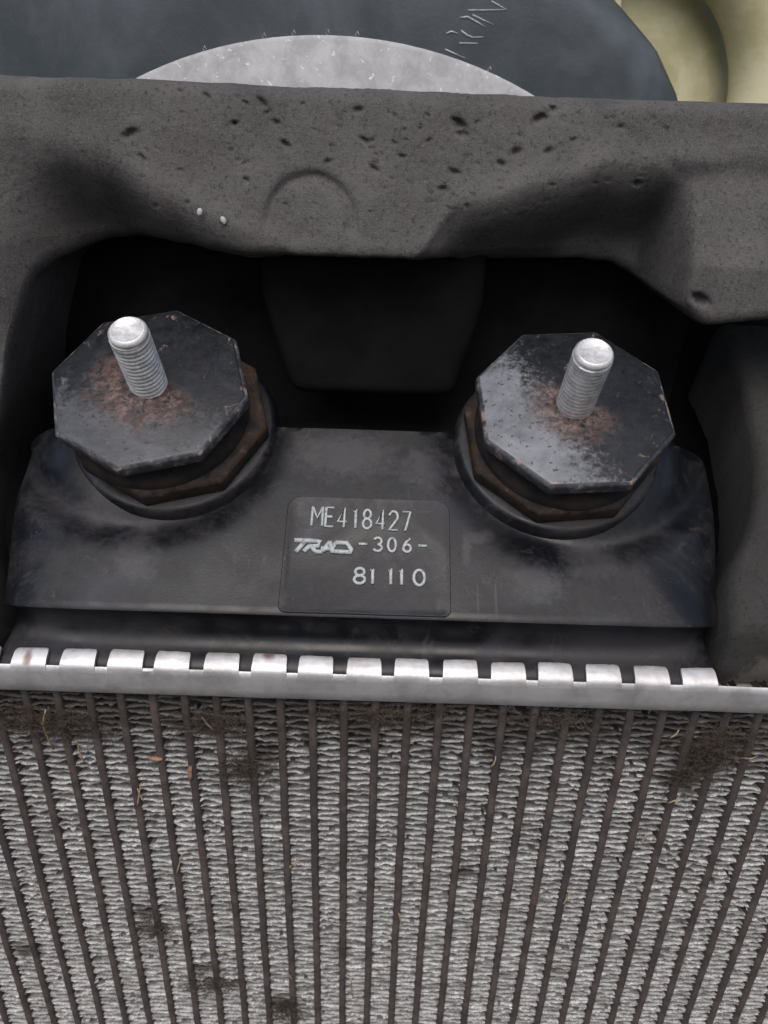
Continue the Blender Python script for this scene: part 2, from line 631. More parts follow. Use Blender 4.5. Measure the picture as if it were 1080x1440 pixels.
def tab_mesh(rnd):
    """one tab: rises from the channel lip and is rolled back over the tank foot"""
    mid = [(-2.75, 9.0), (-2.7, 10.3), (-2.3, 11.2), (-1.4, 12.0), (-0.4, 12.55), (0.6, 13.0), (1.5, 13.3), (2.2, 13.35)]
    hw = [4.85, 4.8, 4.75, 4.7, 4.65, 4.6, 4.5, 4.15]
    V, F = [], []
    nw = 8
    th = 1.0
    for side in (0, 1):
        for (y, z), h in zip(mid, hw):
            for q in range(nw + 1):
                t = q / nw * 2 - 1
                cz = 0.10 * (1 - t * t) + rnd.uniform(-.07, .07)
                V.append((t * h, y + (0.35 if side else -0.35) , z + cz - (0.55 * th if side else -0.25)))
    n1, k = nw + 1, len(mid)
    o = k * n1
    for i in range(k - 1):
        for q in range(nw):
            a = i * n1 + q
            F.append((a, a + 1, a + n1 + 1, a + n1))
            F.append((o + a, o + a + n1, o + a + n1 + 1, o + a + 1))
        a, b = i * n1, i * n1 + nw
        F.append((a, a + n1, o + a + n1, o + a))
        F.append((b, o + b, o + b + n1, b + n1))
    for q in range(nw):
        a = (k - 1) * n1 + q
        F.append((a, a + 1, o + a + 1, o + a))
    return V, F


tab_rnd = random.Random(3)
for i in range(16):
    V, F = tab_mesh(tab_rnd)
    cx = -99.9 + 4.55 + 13.05 * (i - 1) + tab_rnd.uniform(-.25, .25)
    dz, rot = tab_rnd.uniform(-.3, .25), tab_rnd.uniform(-.035, .035)
    V = [(vx + cx, vy, vz + dz + vx * rot) for vx, vy, vz in V]
    sharp(mesh_obj('crimp_tab', V, F, ALU_TAB, header), 40)

# --- tank: moulded body with overhanging sloping face
TX0, TX1 = -104.5, 93.0
top = face(0, 69)
tprof = [(-1.6, 8.0), (-1.55, 10.3), (-0.3, 11.5), (1.0, 12.15), (2.2, 12.6), (4.2, 13.2), (6.0, 14.6), (6.8, 17.0), (6.6, 20.5), (5.4, 23.4), (4.0, 24.9), (2.9, 26.0)]
NFOOT = len(tprof)
fs = [1.6 + 1.5 * k for k in range(41)]
for s in fs:
    p = face(0, s)
    tprof.append((p.y, p.z))
tprof += [(54.4, 59.9), (56.2, 59.2), (57.0, 56.0), (57.5, 48), (62, 46), (99, 46), (101, 48), (101, 121), (108, 121), (108, 8)]
MOUNTS = ((-67.8, 61.2), (52.8, 58.8))
V, F = [], []
NST = 150
half, xmid = (TX1 - TX0) / 2, (TX1 + TX0) / 2
n1 = len(tprof)
ROUND = 34.0
for i in range(NST + 1):
    t = i / NST * 2 - 1
    t = math.copysign(1 - (1 - abs(t)) ** 1.35, t)
    x = xmid + half * t
    k = max(0.0, (abs(x - xmid) - (half - ROUND)) / ROUND)
    e = 1 - math.sqrt(max(0.0, 1 - k ** 2.6))
    for j, (y, z) in enumerate(tprof):
        flare = 1 + 0.11 * sm(16, 60, z)
        xx = (x - xmid) * flare + xmid
        yy, zz = y, z
        if j < NFOOT + len(fs) + 2:
            yy += 9 * e * sm(10, 16, z)
            zz -= (8 + 8 * sm(30, 60, z)) * e * sm(14, 34, z)
        elif j < NFOOT + len(fs) + 4:
            yy += 9 * e
            zz = min(zz, 56 - 15 * e)
        if NFOOT <= j < NFOOT + len(fs):
            s = fs[j - NFOOT]
            h = 0.5 * noise.noise(Vector((x * .02, s * .03, 4)))
            for mx, ms in MOUNTS:       # dish round each mount, deepened so a ring of shade forms
                h -= 4.2 * math.exp(-((math.hypot(x - mx, s - ms) - 33) / 5.5) ** 2)
            h *= sm(0, 6, s)
            yy += NV.y * h
            zz += NV.z * h
        V.append((xx, yy, max(8.0, zz)))
for i in range(NST):
    for j in range(n1):
        a, b = i * n1 + j, i * n1 + (j + 1) % n1
        F.append((a, a + n1, b + n1, b))
F.append(tuple(range(n1)))
F.append(tuple(NST * n1 + j for j in range(n1))[::-1])
FM = [1 if k % n1 >= NFOOT + len(fs) + 2 else 0 for k in range(NST * n1)] + [0, 0]  # pocket and rear wall take the darker black so the recess looks shaded
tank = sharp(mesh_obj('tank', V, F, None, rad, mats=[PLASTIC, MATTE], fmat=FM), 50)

# added dark backing behind tank and core, keeps the gaps black like shade
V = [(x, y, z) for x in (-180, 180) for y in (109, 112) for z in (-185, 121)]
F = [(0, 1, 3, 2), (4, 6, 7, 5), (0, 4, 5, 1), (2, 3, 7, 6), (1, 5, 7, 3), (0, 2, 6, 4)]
bevel(mesh_obj('dark_backing', V, F, MATTE, rad, smooth=False), 0.8)

# raised centre block above the face
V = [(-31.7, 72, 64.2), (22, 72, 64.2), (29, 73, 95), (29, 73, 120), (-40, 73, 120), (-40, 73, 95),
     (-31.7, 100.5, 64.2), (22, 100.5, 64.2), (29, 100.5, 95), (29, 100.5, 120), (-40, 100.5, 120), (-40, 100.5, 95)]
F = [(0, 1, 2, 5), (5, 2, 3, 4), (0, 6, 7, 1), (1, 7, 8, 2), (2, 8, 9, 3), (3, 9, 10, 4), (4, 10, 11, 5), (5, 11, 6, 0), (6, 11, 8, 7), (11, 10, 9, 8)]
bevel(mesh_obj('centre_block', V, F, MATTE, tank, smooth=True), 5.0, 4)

# label panel, slightly raised with rounded corners
V, F = [], []
px0, px1, ps0, ps1 = -27.8, 18.9, 1.4, 37.4
out = []
for (cx, cs, a0) in ((px1 - 4, ps1 - 4, 0), (px0 + 4, ps1 - 4, 90), (px0 + 2, ps0 + 2, 180), (px1 - 2, ps0 + 2, 270)):
    rr = 4 if cs > 10 else 2
    for k in range(6):
        a = math.radians(a0 + 18 * k)
        out.append((cx + rr * math.cos(a), cs + rr * math.sin(a)))
no = len(out)
mc = ((px0 + px1) / 2, (ps0 + ps1) / 2)
for h, ins in ((-3.5, 0), (0.25, 0), (0.42, 0.2), (0.42, 0.6), (0.30, 1.2)):
    for x, s in out:
        d = Vector((mc[0] - x, mc[1] - s)).normalized() * ins
        V.append(face(x + d.x, s + d.y, h))
for l in range(4):
    for j in range(no):
        a, b = l * no + j, l * no + (j + 1) % no
        F.append((a, b, b + no, a + no))
F.append(tuple(4 * no + j for j in range(no)))
F.append(tuple(range(no))[::-1])
sharp(mesh_obj('label_panel', V, F, PLASTIC, tank), 40)

# writing on the panel: raised strokes
ARC = lambda cx, cy, rx, ry, a0, a1, n=8: [(cx + rx * math.cos(math.radians(a0 + (a1 - a0) * k / n)), cy + ry * math.sin(math.radians(a0 + (a1 - a0) * k / n))) for k in range(n + 1)]
G = {
    'M': [[(0, 0), (0, 1)], [(.05, 1), (.5, .4), (.95, 1)], [(1, 1), (1, 0)]],
    'E': [[(1, 1), (0, 1), (0, 0), (1, 0)], [(0, .52), (.85, .52)]],
    '4': [[(.72, 0), (.72, 1), (0, .3), (1, .3)]],
    '1': [[(.25, .85), (.55, 1), (.55, 0)]],
    '8': [ARC(.5, .76, .42, .24, 0, 360, 14), ARC(.5, .26, .5, .26, 0, 360, 14)],
    '2': [ARC(.5, .72, .5, .28, 170, -30, 9) + [(0, 0), (1, 0)]],
    '7': [[(0, 1), (1, 1), (.35, 0)]],
    '3': [ARC(.45, .75, .5, .25, 160, -90, 9) + ARC(.45, .25, .55, .25, 90, -160, 9)],
    '0': [ARC(.5, .5, .5, .5, 0, 360, 18)],
    '6': [[(.9, 1), (.35, .72), (.03, .38)] + ARC(.5, .28, .48, .28, 170, -190, 14)],
    '-': [[(0, .5), (1, .5)]],
}
cx_mm = lambda c: -20.4 + (c - 232) * 0.0532


def write(name, items, r, hb=0.5):
    V, F = [], []
    for ch, xc, wd, s0, s1 in items:
        for st in G[ch]:
            pts = []
            for a, b in st:
                x = xc + (a - .5) * wd
                pts.append(face(x, s0 + (s1 - s0) * b, hb + random.uniform(-.03, .03)))
            tube(V, F, pts, r, 6)
    return mesh_obj(name, V, F, LETTER, tank)


row = [('M', 258, 3.0), ('E', 325, 2.3), ('4', 393, 2.5), ('1', 463, 2.0), ('8', 527, 2.4), ('4', 600, 2.5), ('2', 668, 2.4), ('7', 738, 2.3)]
write('part_number', [(c, cx_mm(x), wd, 27.7 - (x - 258) * .0016, 33.8 - (x - 258) * .0016) for c, x, wd in row], 0.41)
row = [('-', 510, 2.4), ('3', 590, 2.2), ('0', 663, 2.2), ('6', 743, 2.2), ('-', 825, 2.4)]
write('code_number', [(c, cx_mm(x), wd, 20.3, 24.5) for c, x, wd in row], 0.41)
row = [('8', 500, 3.0), ('1', 566, 2.2), ('1', 660, 2.2), ('1', 716, 2.2), ('0', 808, 3.0)]
write('date_code', [(c, cx_mm(x), wd, 10.3, 14.9) for c, x, wd in row], 0.46)
# maker's mark: bold slanted letters run together
V, F = [], []
mk = [[(147, 1), (250, 1)], [(205, .95), (160, 0)], [(235, .62), (200, .05)], [(250, 1), (285, .92), (275, .55), (225, .5)], [(240, .5), (262, .05), (300, .08)],
      [(300, .1), (335, .95)], [(335, .95), (352, .05)], [(290, .35), (340, .35)], [(365, .9), (350, .12), (450, .08), (452, .3), (425, .9), (365, .9)]]
for st in mk:
    tube(V, F, [face(cx_mm(c), 19.3 + 3.6 * b, 0.48 + random.uniform(-.06, .06)) for c, b in st], 0.72, 6)
mesh_obj('maker_mark', V, F, LETTER, tank)


# --- rubber mounts: octagonal steel plates with a rubber bushing and a stud
def octo(r, z, a0, V, n=8):
    for k in range(n):
        a = math.radians(a0 + 45 * k)
        V.append((r * math.cos(a), r * math.sin(a), z))


def oct_plate(name, rings, a0, mats, fm, parent):
    V, F, M_ = [], [], []
    for r, z in rings:
        octo(r, z, a0, V)
    k = len(rings)
    for l in range(k - 1):
        for j in range(8):
            a, b = l * 8 + j, l * 8 + (j + 1) % 8
            F.append((a, b, b + 8, a + 8))
            M_.append(fm[l])
    F.append(tuple((k - 1) * 8 + j for j in range(8)))
    M_.append(fm[-1])
    F.append(tuple(range(8))[::-1])
    M_.append(fm[0])
    o = mesh_obj(name, V, F, None, parent, smooth=True, mats=mats, fmat=M_)
    bevel(o, 0.45, 2, 18)
    return o


def stud_mesh(threaded):
    R = 5.35
    prof = []
    z = -1.0
    H = 22.5
    prof.append((R * 0.93, z))
    pitch = 1.5
    n = 40
    V, F = [], []
    steps = 10
    zs = []
    nz = int((H - 2.2) / pitch * steps)
    for i in range(nz + 1):
        zs.append(i * pitch / steps)
    for zi in zs:
        for j in range(n):
            a = 2 * math.pi * j / n
            ph = (zi / pitch - j / n) % 1.0
            tri = abs(ph * 2 - 1)
            d = 0.55 * threaded(zi / H) * (1 - min(1, tri * 1.35))
            rr = R - d
            V.append((rr * math.cos(a), rr * math.sin(a), zi))
    # dog point and chamfer
    zt = zs[-1]
    for r, z in ((R - .35, zt + .25), (R - .25, zt + .7), (R - .2, H - 0.9), (R - .9, H - 0.1), (R - 1.15, H), (R - 1.35, H - 0.15), (R - 1.6, H - 0.35), (0.6, H - 0.30)):
        for j in range(n):
            a = 2 * math.pi * j / n
            V.append((r * math.cos(a), r * math.sin(a), z))
    k = len(V) // n
    for i in range(k - 1):
        for j in range(n):
            a, b = i * n + j, i * n + (j + 1) % n
            F.append((a, b, b + n, a + n))
    F.append(tuple((k - 1) * n + j for j in range(n)))
    return V, F


def make_mount(xc, s, a_top, a_base, shift, seed, scuff_sheen, rusty, thr, zinc, label):
    # rubber bushing with waist is the mesh that carries the rest
    Vl, Fl = lathe([(26.5, 5.8), (26.8, 6.6), (25.9, 8.4), (25.0, 10.3), (24.9, 12.0), (25.3, 13.4), (26.0, 14.6), (26.2, 15.4)], 56)
    o = mesh_obj('rubber_mount', Vl, Fl, RUBBER, tank.parent)
    mat = Matrix((Vector((1, 0, 0)), TV, NV)).transposed().to_4x4()
    mat.translation = face(xc, s, 0) * MM
    o.matrix_local = mat
    o['label'] = label
    oct_plate('base_plate', [(28.9, 0.0), (29.6, 0.6), (29.7, 5.2), (28.6, 6.2)], a_base, [RUST], [0, 0, 0, 0], o).location = Vector((shift[0], shift[1], 0)) * MM
    oct_plate('top_plate', [(26.5, 14.8), (28.3, 15.2), (28.8, 15.8), (28.9, 19.0), (27.9, 19.9), (27.3, 20.0)], a_top,
              [RUST, m_edge('worn_rim', seed), m_plate('painted_steel', seed, scuff_sheen, rusty)], [0, 0, 1, 1, 2, 2], o)
    Vs, Fs = stud_mesh(thr)
    Vs = [(a, b, c + 20.0) for a, b, c in Vs]
    sharp(mesh_obj('stud', Vs, Fs, zinc, o), 60)
    # moulded boss of the tank under the mount
    Vb, Fb = lathe([(32.0, -34), (31.4, -3.0), (30.9, -1.4), (30.5, -0.6), (29.9, 0.0), (29.2, 0.2), (24, 0.2)], 64)
    b = mesh_obj('mount_boss', Vb, Fb, PLASTIC, tank)
    b.matrix_local = mat @ Matrix.Translation(Vector((shift[0], shift[1], 0)) * MM)
    return o


make_mount(-67.8, 61.2, 37.9, 38.0, (3.0, 0.5), 1.0, (-0.2, -1.0, 0.28), 17, lambda t: 1.0 if t < .8 else .5, ZINC,
           'rubber mount with clearly threaded stud and pinkish rust round it')
make_mount(52.8, 58.8, 27.2, 29.0, (-0.8, 0.4), 2.0, (-1.0, -0.55, 0.85), 13, lambda t: 0.13, ZINC_B,
           'rubber mount with smooth shiny stud and worn grey plate with painted sky sheen')

# ------------------------------------------------------------------ foam seal arching over the tank
ARCH = [(-130.2, 35.0), (-118.8, 59.7), (-110.9, 84.3), (-104.6, 100.8), (-100.5, 105.7), (-96.2, 108.8), (-91.0, 111.0), (-80.9, 112.6), (-69.9, 113.0), (-59.3, 112.8), (-39.6, 110.9), (-19.9, 110.7), (1.7, 110.8), (19.5, 110.4), (39.4, 109.4), (59.2, 110.0), (69.2, 108.9), (73.7, 107.1), (78.0, 104.3), (84.2, 98.6), (87.1, 96.5), (90.0, 95.3), (107.8, 97.4), (143.6, 100.1)]
TOPE = [(-143.6, 153.0), (-100.4, 152.8), (-66.3, 153.1), (-28.5, 152.3), (-10.5, 152.6), (30.9, 151.9), (54.4, 151.8), (94.0, 151.8), (143.6, 151.8)]
RIDGE_L = [(-143.6, 141.3), (-102.1, 140.3), (-91.2, 139.4), (-78.7, 136.7), (-71.9, 132.3), (-61.3, 126.6), (-50.3, 121.6), (-41.0, 117.3), (-29.5, 113.3), (-23.0, 109.7)]
RIDGE_R = [(3.8, 109.7), (9.2, 115.9), (16.5, 125.3), (31.2, 128.9), (45.8, 133.1), (56.4, 136.5), (63.7, 137.0), (96.4, 139.3), (143.6, 140.3)]
PITS = [(-36.0, 148.4, 1.2), (-71.3, 140.0, 1.52), (-67.9, 134.1, 0.96), (-10.3, 147.3, 1.04), (-8.4, 140.1, 0.96), (16.9, 144.8, 1.52), (18.0, 142.4, 1.2), (38.5, 146.6, 1.52), (41.8, 148.8, 1.04), (15.9, 133.1, 1.04), (41.3, 138.9, 0.96), (86.1, 103.1, 1.84), (-57.9, 150.5, 0.72), (-50.8, 149.5, 0.96), (66.5, 131.6, 0.88), (60.4, 145.2, 0.72), (-5.6, 133.4, 1.04), (-43.2, 143.2, 0.8), (-29.6, 138.6, 1.04), (8.9, 140.5, 0.72), (-32.1, 143.7, 0.96), (-34.5, 146.1, 0.8), (32.6, 138.4, 1.2), (28.7, 135.6, 0.96), (1.9, 136.5, 0.8), (13.4, 128.9, 1.04), (72.8, 145.1, 0.64), (-18.2, 134.6, 0.8), (47.9, 141.8, 0.64)]
prnd = random.Random(11)
PITS += [(prnd.uniform(-70, 70), prnd.uniform(122, 151), prnd.uniform(.25, .6)) for _ in range(120)]


def foam_y(x, z, zt, zb):
    y = 52.0 + 0.34 * max(0.0, z - 112)
    y += 1.0 * noise.noise(Vector((x * .022, z * .03, 1.0))) + 0.3 * noise.noise(Vector((x * .09, z * .09, 5.0)))
    # rounded top edge
    d = zt - z
    if d < 4:
        y += 4 - math.sqrt(max(0, 16 - (4 - d) ** 2))
    # the skin folds back under the two ridges
    zr = interp(RIDGE_L, x) if x < -10 else interp(RIDGE_R, x)
    d = zr - z + 1.2 * noise.noise(Vector((x * .10, 3.0, 8.0)))
    side = sm(-114, -86, x) * (1 - sm(75, 83, x)) * (sm(4, 26, x) if x > -10 else 1)
    y -= (1.5 if x > 0 else 0.9) * math.exp(-((d + 0.5) / 3.2) ** 2) * (1 - 0.6 * sm(80, 95, abs(x)))
    if d > 0:
        y += side * (27 * sm(1.5, 27 if x > 0 else 30, d) + 0.10 * d)
        y += (1 - side) * (1.0 * sm(0, 6, d) - (3.0 * sm(2, 30, d) if x > 60 else 0))
    # lower lip rounds away
    d = z - zb
    if d < 4.5:
        y += 4.5 - math.sqrt(max(0, 4.5 ** 2 - (4.5 - d) ** 2))
    # pressed half-ring
    r = math.hypot(x + 22.6, z - 119.2)
    if z > 116:
        y += 1.7 * math.exp(-((r - 11.7) / 1.5) ** 2) * sm(116, 121, z)
    if r < 11 and z > 111:
        y -= 0.5 * (1 - sm(8, 11, r))
    # crease upper right
    e = (z - 143.2) + (x - 63) * 0.55
    if 55 < x < 80:
        y += 0.5 * math.exp(-(e / 1.8) ** 2) * sm(55, 60, x) * (1 - sm(72, 80, x))
    for a, b, rr in PITS:
        if abs(x - a) < 2 * rr and abs(z - b) < 2 * rr:
            q = ((x - a) / (rr * 1.25)) ** 2 + ((z - b + (((a * 7.3) % 1.2) - 0.6) * (x - a)) / (rr * .75)) ** 2
            q += 0.5 * noise.noise(Vector((x * 1.1, z * 1.1, 6)))
            y += rr * 1.5 * math.exp(-max(0, q) ** 1.5)
    rough = 0.45 + 0.4 * sm(-0.1, 0.3, noise.noise(Vector((x * .05, z * .05, 30))))
    y += rough * (0.22 * fbm(x, z, 3, 0.5, 4) + 0.16 * noise.noise(Vector((x * 1.3, z * 1.3, 2))))
    return y


V, F = [], []
NXF, NZF = 430, 96
for i in range(NXF + 1):
    x = -130 + 266 * i / NXF
    zt = interp(TOPE, x) + 0.5 * noise.noise(Vector((x * .12, 1, 1))) + 0.25 * noise.noise(Vector((x * .7, 2, 1)))
    deep = sm(-107, -92, x) * (1 - sm(-43, -27, x)) + sm(12, 23, x) * (1 - sm(75, 85, x))
    zb = interp(ARCH, x) - 2.3 * deep + 0.4 * noise.noise(Vector((x * .2, 7, 1)))
    for j in range(NZF + 1):
        z = zt + (zb - zt) * j / NZF
        V.append((x, foam_y(x, z, zt, zb), z))
n1 = NZF + 1
for i in range(NXF):
    for j in range(NZF):
        a = i * n1 + j
        F.append((a, a + 1, a + n1 + 1, a + n1))
base = len(V)
for i in range(NXF + 1):
    vt, vb = V[i * n1], V[i * n1 + NZF]
    V.append((vt[0], 104, vt[2] + 0.5))
    V.append((vb[0], 104, vb[2] - 0.5))
for i in range(NXF):
    a, b = base + 2 * i, base + 2 * i + 2
    F.append((i * n1, (i + 1) * n1, b, a))
    F.append((i * n1 + NZF, a + 1, b + 1, (i + 1) * n1 + NZF))
    F.append((a, b, b + 1, a + 1))
F.append(tuple(range(n1)) + (base + 1, base))
F.append(tuple(NXF * n1 + j for j in range(n1))[::-1] + (base + 2 * NXF, base + 2 * NXF + 1))
foam = sharp(mesh_obj('foam_seal', V, F, FOAM), 70)
tag(foam, 'thick dark grey pitted foam seal arching over the black tank', 'foam seal')

# foam strip standing beside the tank end, on the header
EDGE = [(-14, 95.0), (0, 95.4), (10, 95.4), (18, 97.2), (27, 102.0), (37, 106.5), (52, 110.5), (65, 112.0), (87, 112.0), (103, 109.0), (112, 108)]
V, F = [], []
prof = [(5.0, 6.5), (4.0, 9.5)] + [(3.6 - 0.1 * k, 11 + 2.2 * k) for k in range(7)]
sl = [2 + 1.6 * k for k in range(66)]
pts = []
for y, z in prof:
    pts.append((y, z, -14 + (z - 11) * 0.8))
for s in sl:
    p = face(0, s, 3.0 * sm(0, 30, s))
    pts.append((p.y, p.z, s))
NU = 40
for y, z, s in pts:
    xe = interp(EDGE, s) + 0.6 * noise.noise(Vector((s * .15, 2, 2)))
    for u in range(NU + 1):
        x = xe + (146 - xe) * u / NU
        t = x - xe
        rnd_ = 4 - math.sqrt(max(0, 16 - (4 - t) ** 2)) if t < 4 else 0
        q = 0.9 * noise.noise(Vector((x * .05, s * .05, 2))) + 0.35 * fbm(x, s, 5, 0.5, 4) + rnd_
        V.append((x + (0 if u else 0.0), y + 0.56 * q, z - 0.83 * q if s > 0 else z))
n1 = NU + 1
for i in range(len(pts) - 1):
    for u in range(NU):
        a = i * n1 + u
        F.append((a, a + 1, a + n1 + 1, a + n1))
base = len(V)
for i in range(len(pts)):
    p = V[i * n1]
    V.append((p[0] + 0.4, max(p[1] + 12, 20), max(7.0, p[2] - 26)))
    p = V[i * n1 + NU]
    V.append((p[0], max(p[1] + 12, 20), max(7.0, p[2] - 26)))
for i in range(len(pts) - 1):
    a = base + 2 * i
    F.append((i * n1, (i + 1) * n1, a + 2, a))
    F.append((i * n1 + NU, a + 1, a + 3, (i + 1) * n1 + NU))
    F.append((a, a + 2, a + 3, a + 1))
F.append(tuple(range(n1)) + (base + 1, base))
k = len(pts) - 1
F.append(tuple(k * n1 + u for u in range(n1))[::-1] + (base + 2 * k, base + 2 * k + 1))
strip = sharp(mesh_obj('foam_strip', V, F, FOAM_P), 70)
tag(strip, 'dark dusty foam strip standing on the header beside the tank end', 'foam strip')

mate = mesh_obj('foam_strip', [(-x - 13.6, y, z) for x, y, z in V], [tuple(reversed(f)) for f in F], FOAM_P)
tag(sharp(mate, 70), 'dark foam strip at the tank end nearer the threaded stud', 'foam strip')

# ------------------------------------------------------------------ behind the foam
SH_EDGE = [(60, 122), (110, 118), (130, 114), (154.7, 107.1), (171, 95.4), (185, 78.7), (187, 75.8), (200, 57), (220, 30), (232, 10)]


def sh_y(x, z, xr):
    d = xr - x
    y = 165 + 3.0 * math.sin((x + 60) * .018) * sm(40, -60, -x) * 0
    y += 0.00035 * (x - 30) ** 2 if x < 30 else 0
    if d < 22:
        y += 14 * (1 - d / 22) ** 2.2
    return y


V, F = [], []
NXS, NZS = 90, 50
for j in range(NZS + 1):
    z = 60 + 172 * j / NZS
    xr = interp(SH_EDGE, z) + 3.5
    for i in range(NXS + 1):
        t = (i / NXS) ** 0.8
        x = -230 + (xr + 230) * t
        V.append((x, sh_y(x, z, xr) + 0.5 * noise.noise(Vector((x * .02, z * .02, 3))), z))
n1 = NXS + 1
for j in range(NZS):
    for i in range(NXS):
        a = j * n1 + i
        F.append((a, a + 1, a + n1 + 1, a + n1))
shroud = mesh_obj('fan_shroud', V, F, SHROUD)
sol = shroud.modifiers.new('solid', 'SOLIDIFY')
sol.thickness = 4 * MM
sol.offset = -1
tag(shroud, 'dark blue-grey plastic shroud with scratched letters, behind the foam seal', 'shroud')

strokes = [[(17.3, 167.9), (24.9, 165.2)], [(22.4, 170.0), (29.2, 170.1)], [(17.4, 172.9), (19.2, 173.6), (21.6, 173.0)], [(22.7, 174.0), (25, 172.6), (27.1, 171.9), (31.0, 172.2)],
           [(22.0, 177.9), (24.7, 178.3), (29.0, 176.5), (31.5, 175.2)], [(26.5, 179.0), (34.5, 176.0)], [(24.9, 180.3), (38.6, 180.8)], [(38.6, 180.8), (33.0, 183.4)]]
V, F = [], []
for st in strokes:
    tube(V, F, [(x, 164.7, z) for x, z in st], 0.33, 6, lambda t: 0.6 + 0.5 * math.sin(math.pi * min(1, t + .15)))
mesh_obj('scratched_letters', V, F, CHALK, shroud)

# pale round plate between foam and shroud
V, F = lathe([(20, 0), (152.5, 0), (154.6, 0.8), (155.4, 2.2), (155.4, 6.0), (154, 7.0), (20, 7.0)], 160)
plate = sharp(mesh_obj('round_plate', V, F, PALE), 40)
plate.matrix_world = Matrix.Translation(Vector((-22, 128, 12.9)) * MM) @ Matrix.Rotation(math.radians(90), 4, 'X')
tag(plate, 'pale grey speckled round plate rising behind the foam seal', 'plate')
for xx in (-63.2, -43.6, -34, -23, -13.5, 30):
    zz = 12.9 + math.sqrt(155.4 ** 2 - (xx + 22) ** 2)
    V, F = [], []
    tube(V, F, [(xx, 124.5, zz - .5), (xx - .5, 124, zz + .8), (xx + .2, 123.6, zz + 1.7), (xx + .7, 123.5, zz + .6)], 0.2, 5)
    b = mesh_obj('burr', V, F, PALE, plate)
    b.matrix_parent_inverse = plate.matrix_world.inverted()

# cream fan hub with rounded rim
fan = bpy.data.objects.new('cooling_fan', None)
link(fan)
fan.location = Vector((88, 200, 152)) * MM
fan.rotation_euler = (math.radians(90), 0, 0)
tag(fan, 'cream plastic cooling fan with rounded rim beyond the shroud edge', 'fan')
V, F = lathe([(4, -8), (30, -7), (44, -10), (52, -14), (57, -17), (57, -20), (4, -20)], 96)
sharp(mesh_obj('hub_dish', V, F, CREAM, fan), 50)
V, F = [], []
NR, NT = 96, 24
for i in range(NR):
    a = 2 * math.pi * i / NR
    for j in range(NT):
        b = 2 * math.pi * j / NT
        r = 66 + 15.5 * math.cos(b)
        V.append((r * math.cos(a), r * math.sin(a), 14 * math.sin(b)))
for i in range(NR):
    for j in range(NT):
        F.append((i * NT + j, ((i + 1) % NR) * NT + j, ((i + 1) % NR) * NT + (j + 1) % NT, i * NT + (j + 1) % NT))
mesh_obj('rim', V, F, CREAM, fan)
V, F = [], []
for k, a in enumerate((-52, 92, 164, 236)):
    q = math.radians(a)
    u, v = Vector((math.cos(q), math.sin(q), 0)), Vector((-math.sin(q), math.cos(q), 0))
    V, F = [], []
    for r in (28, 52):
        for s_, z in ((-1.5, -10), (1.5, -10), (1.5, 2 if r < 40 else -3), (-1.5, 2 if r < 40 else -3)):
            p = u * r + v * s_
            V.append((p.x, p.y, z))
    F = [(0, 1, 2, 3), (4, 7, 6, 5), (0, 4, 5, 1), (1, 5, 6, 2), (2, 6, 7, 3), (3, 7, 4, 0)]
    bevel(mesh_obj('rib', V, F, CREAM, fan), 0.6)

# ------------------------------------------------------------------ debris
drnd = random.Random(21)


def straw(name, label, cat, p, q, r, mat, group=None, sag=0.6):
    P, Q = Vector(p), Vector(q)
    c = (P + Q) / 2
    pts = []
    for k in range(6):
        t = k / 5
        o = Vector((drnd.uniform(-.15, .15), -sag * math.sin(math.pi * t), drnd.uniform(-.15, .15)))
        pts.append(P + (Q - P) * t + o - c)
    V, F = [], []
    tube(V, F, pts, r, 5, lambda t: 0.55 + 0.45 * math.sin(math.pi * (0.15 + 0.8 * t)))
    o = mesh_obj(name, V, F, mat)
    o.location = c * MM
    return tag(o, label, cat, group)


# filled in from measured places on the core face (x, z)
STRAWS = [(-71.5, -35.9, -69.8, -41.8), (-25.7, -68.4, -23.8, -65.0), (-27.3, -69.2, -24.3, -65.0), (-8.6, -67.0, -7.0, -63.6), (-35.0, -88.7, -33.5, -87.2), (-72.4, -43.4, -70.2, -33.8), (-63.2, -73.5, -60.8, -64.4), (-53.2, -111.2, -51.7, -114.3), (-28.9, -122.7, -27.2, -126.7), (-96.1, -10.3, -94.2, -21.1), (-94.2, -6.2, -96.1, -12.9), (83.5, -9.6, 85.7, -5.5), (88.0, -35.0, 91.0, -31.9), (33.7, -22.8, 34.8, -18.5), (105.4, -16.1, 109.8, -15.4), (-49.9, -7.1, -46.2, -12.3), (-6.7, -124.8, -5.6, -137.3), (-87.1, -18.0, -85.8, -26.3), (-106.4, -44.9, -104.1, -41.7), (8.9, -89.5, 10.5, -94.9), (64.0, -76.2, 62.5, -82.6), (82.9, -52.1, 83.8, -48.3)]
STRAW_LABEL = {0: 'dry straw crossing another straw below the level bark chip', 5: 'upright dry straw crossed by another below the level bark chip',
               9: 'long dry straw lying over the matted dirt under the spotted tab', 10: 'short straw standing in the matted dirt under the spotted tab',
               11: 'slanting straw poking out of the big lint tangle', 14: 'level straw lying in the big lint tangle', 12: 'dry straw just below the big lint tangle',
               15: 'dry straw tangled in the brown lint web near the bark chips', 17: 'dry straw hanging below the matted dirt under the header', 16: 'long upright straw beside the lowest lint tuft'}
for i, (x0, z0, x1, z1) in enumerate(STRAWS):
    straw('grass_straw', STRAW_LABEL.get(i, 'short pale straw caught alone in clean radiator fins'), 'straw', (x0, -1.0, z0), (x1, -1.0, z1), 0.28, STRAW, 'straws caught in the fins')
CHIPS = [(-54.8, -26.5, -55.2, -31.4), (-66.5, -23.3, -62.7, -23.7)]
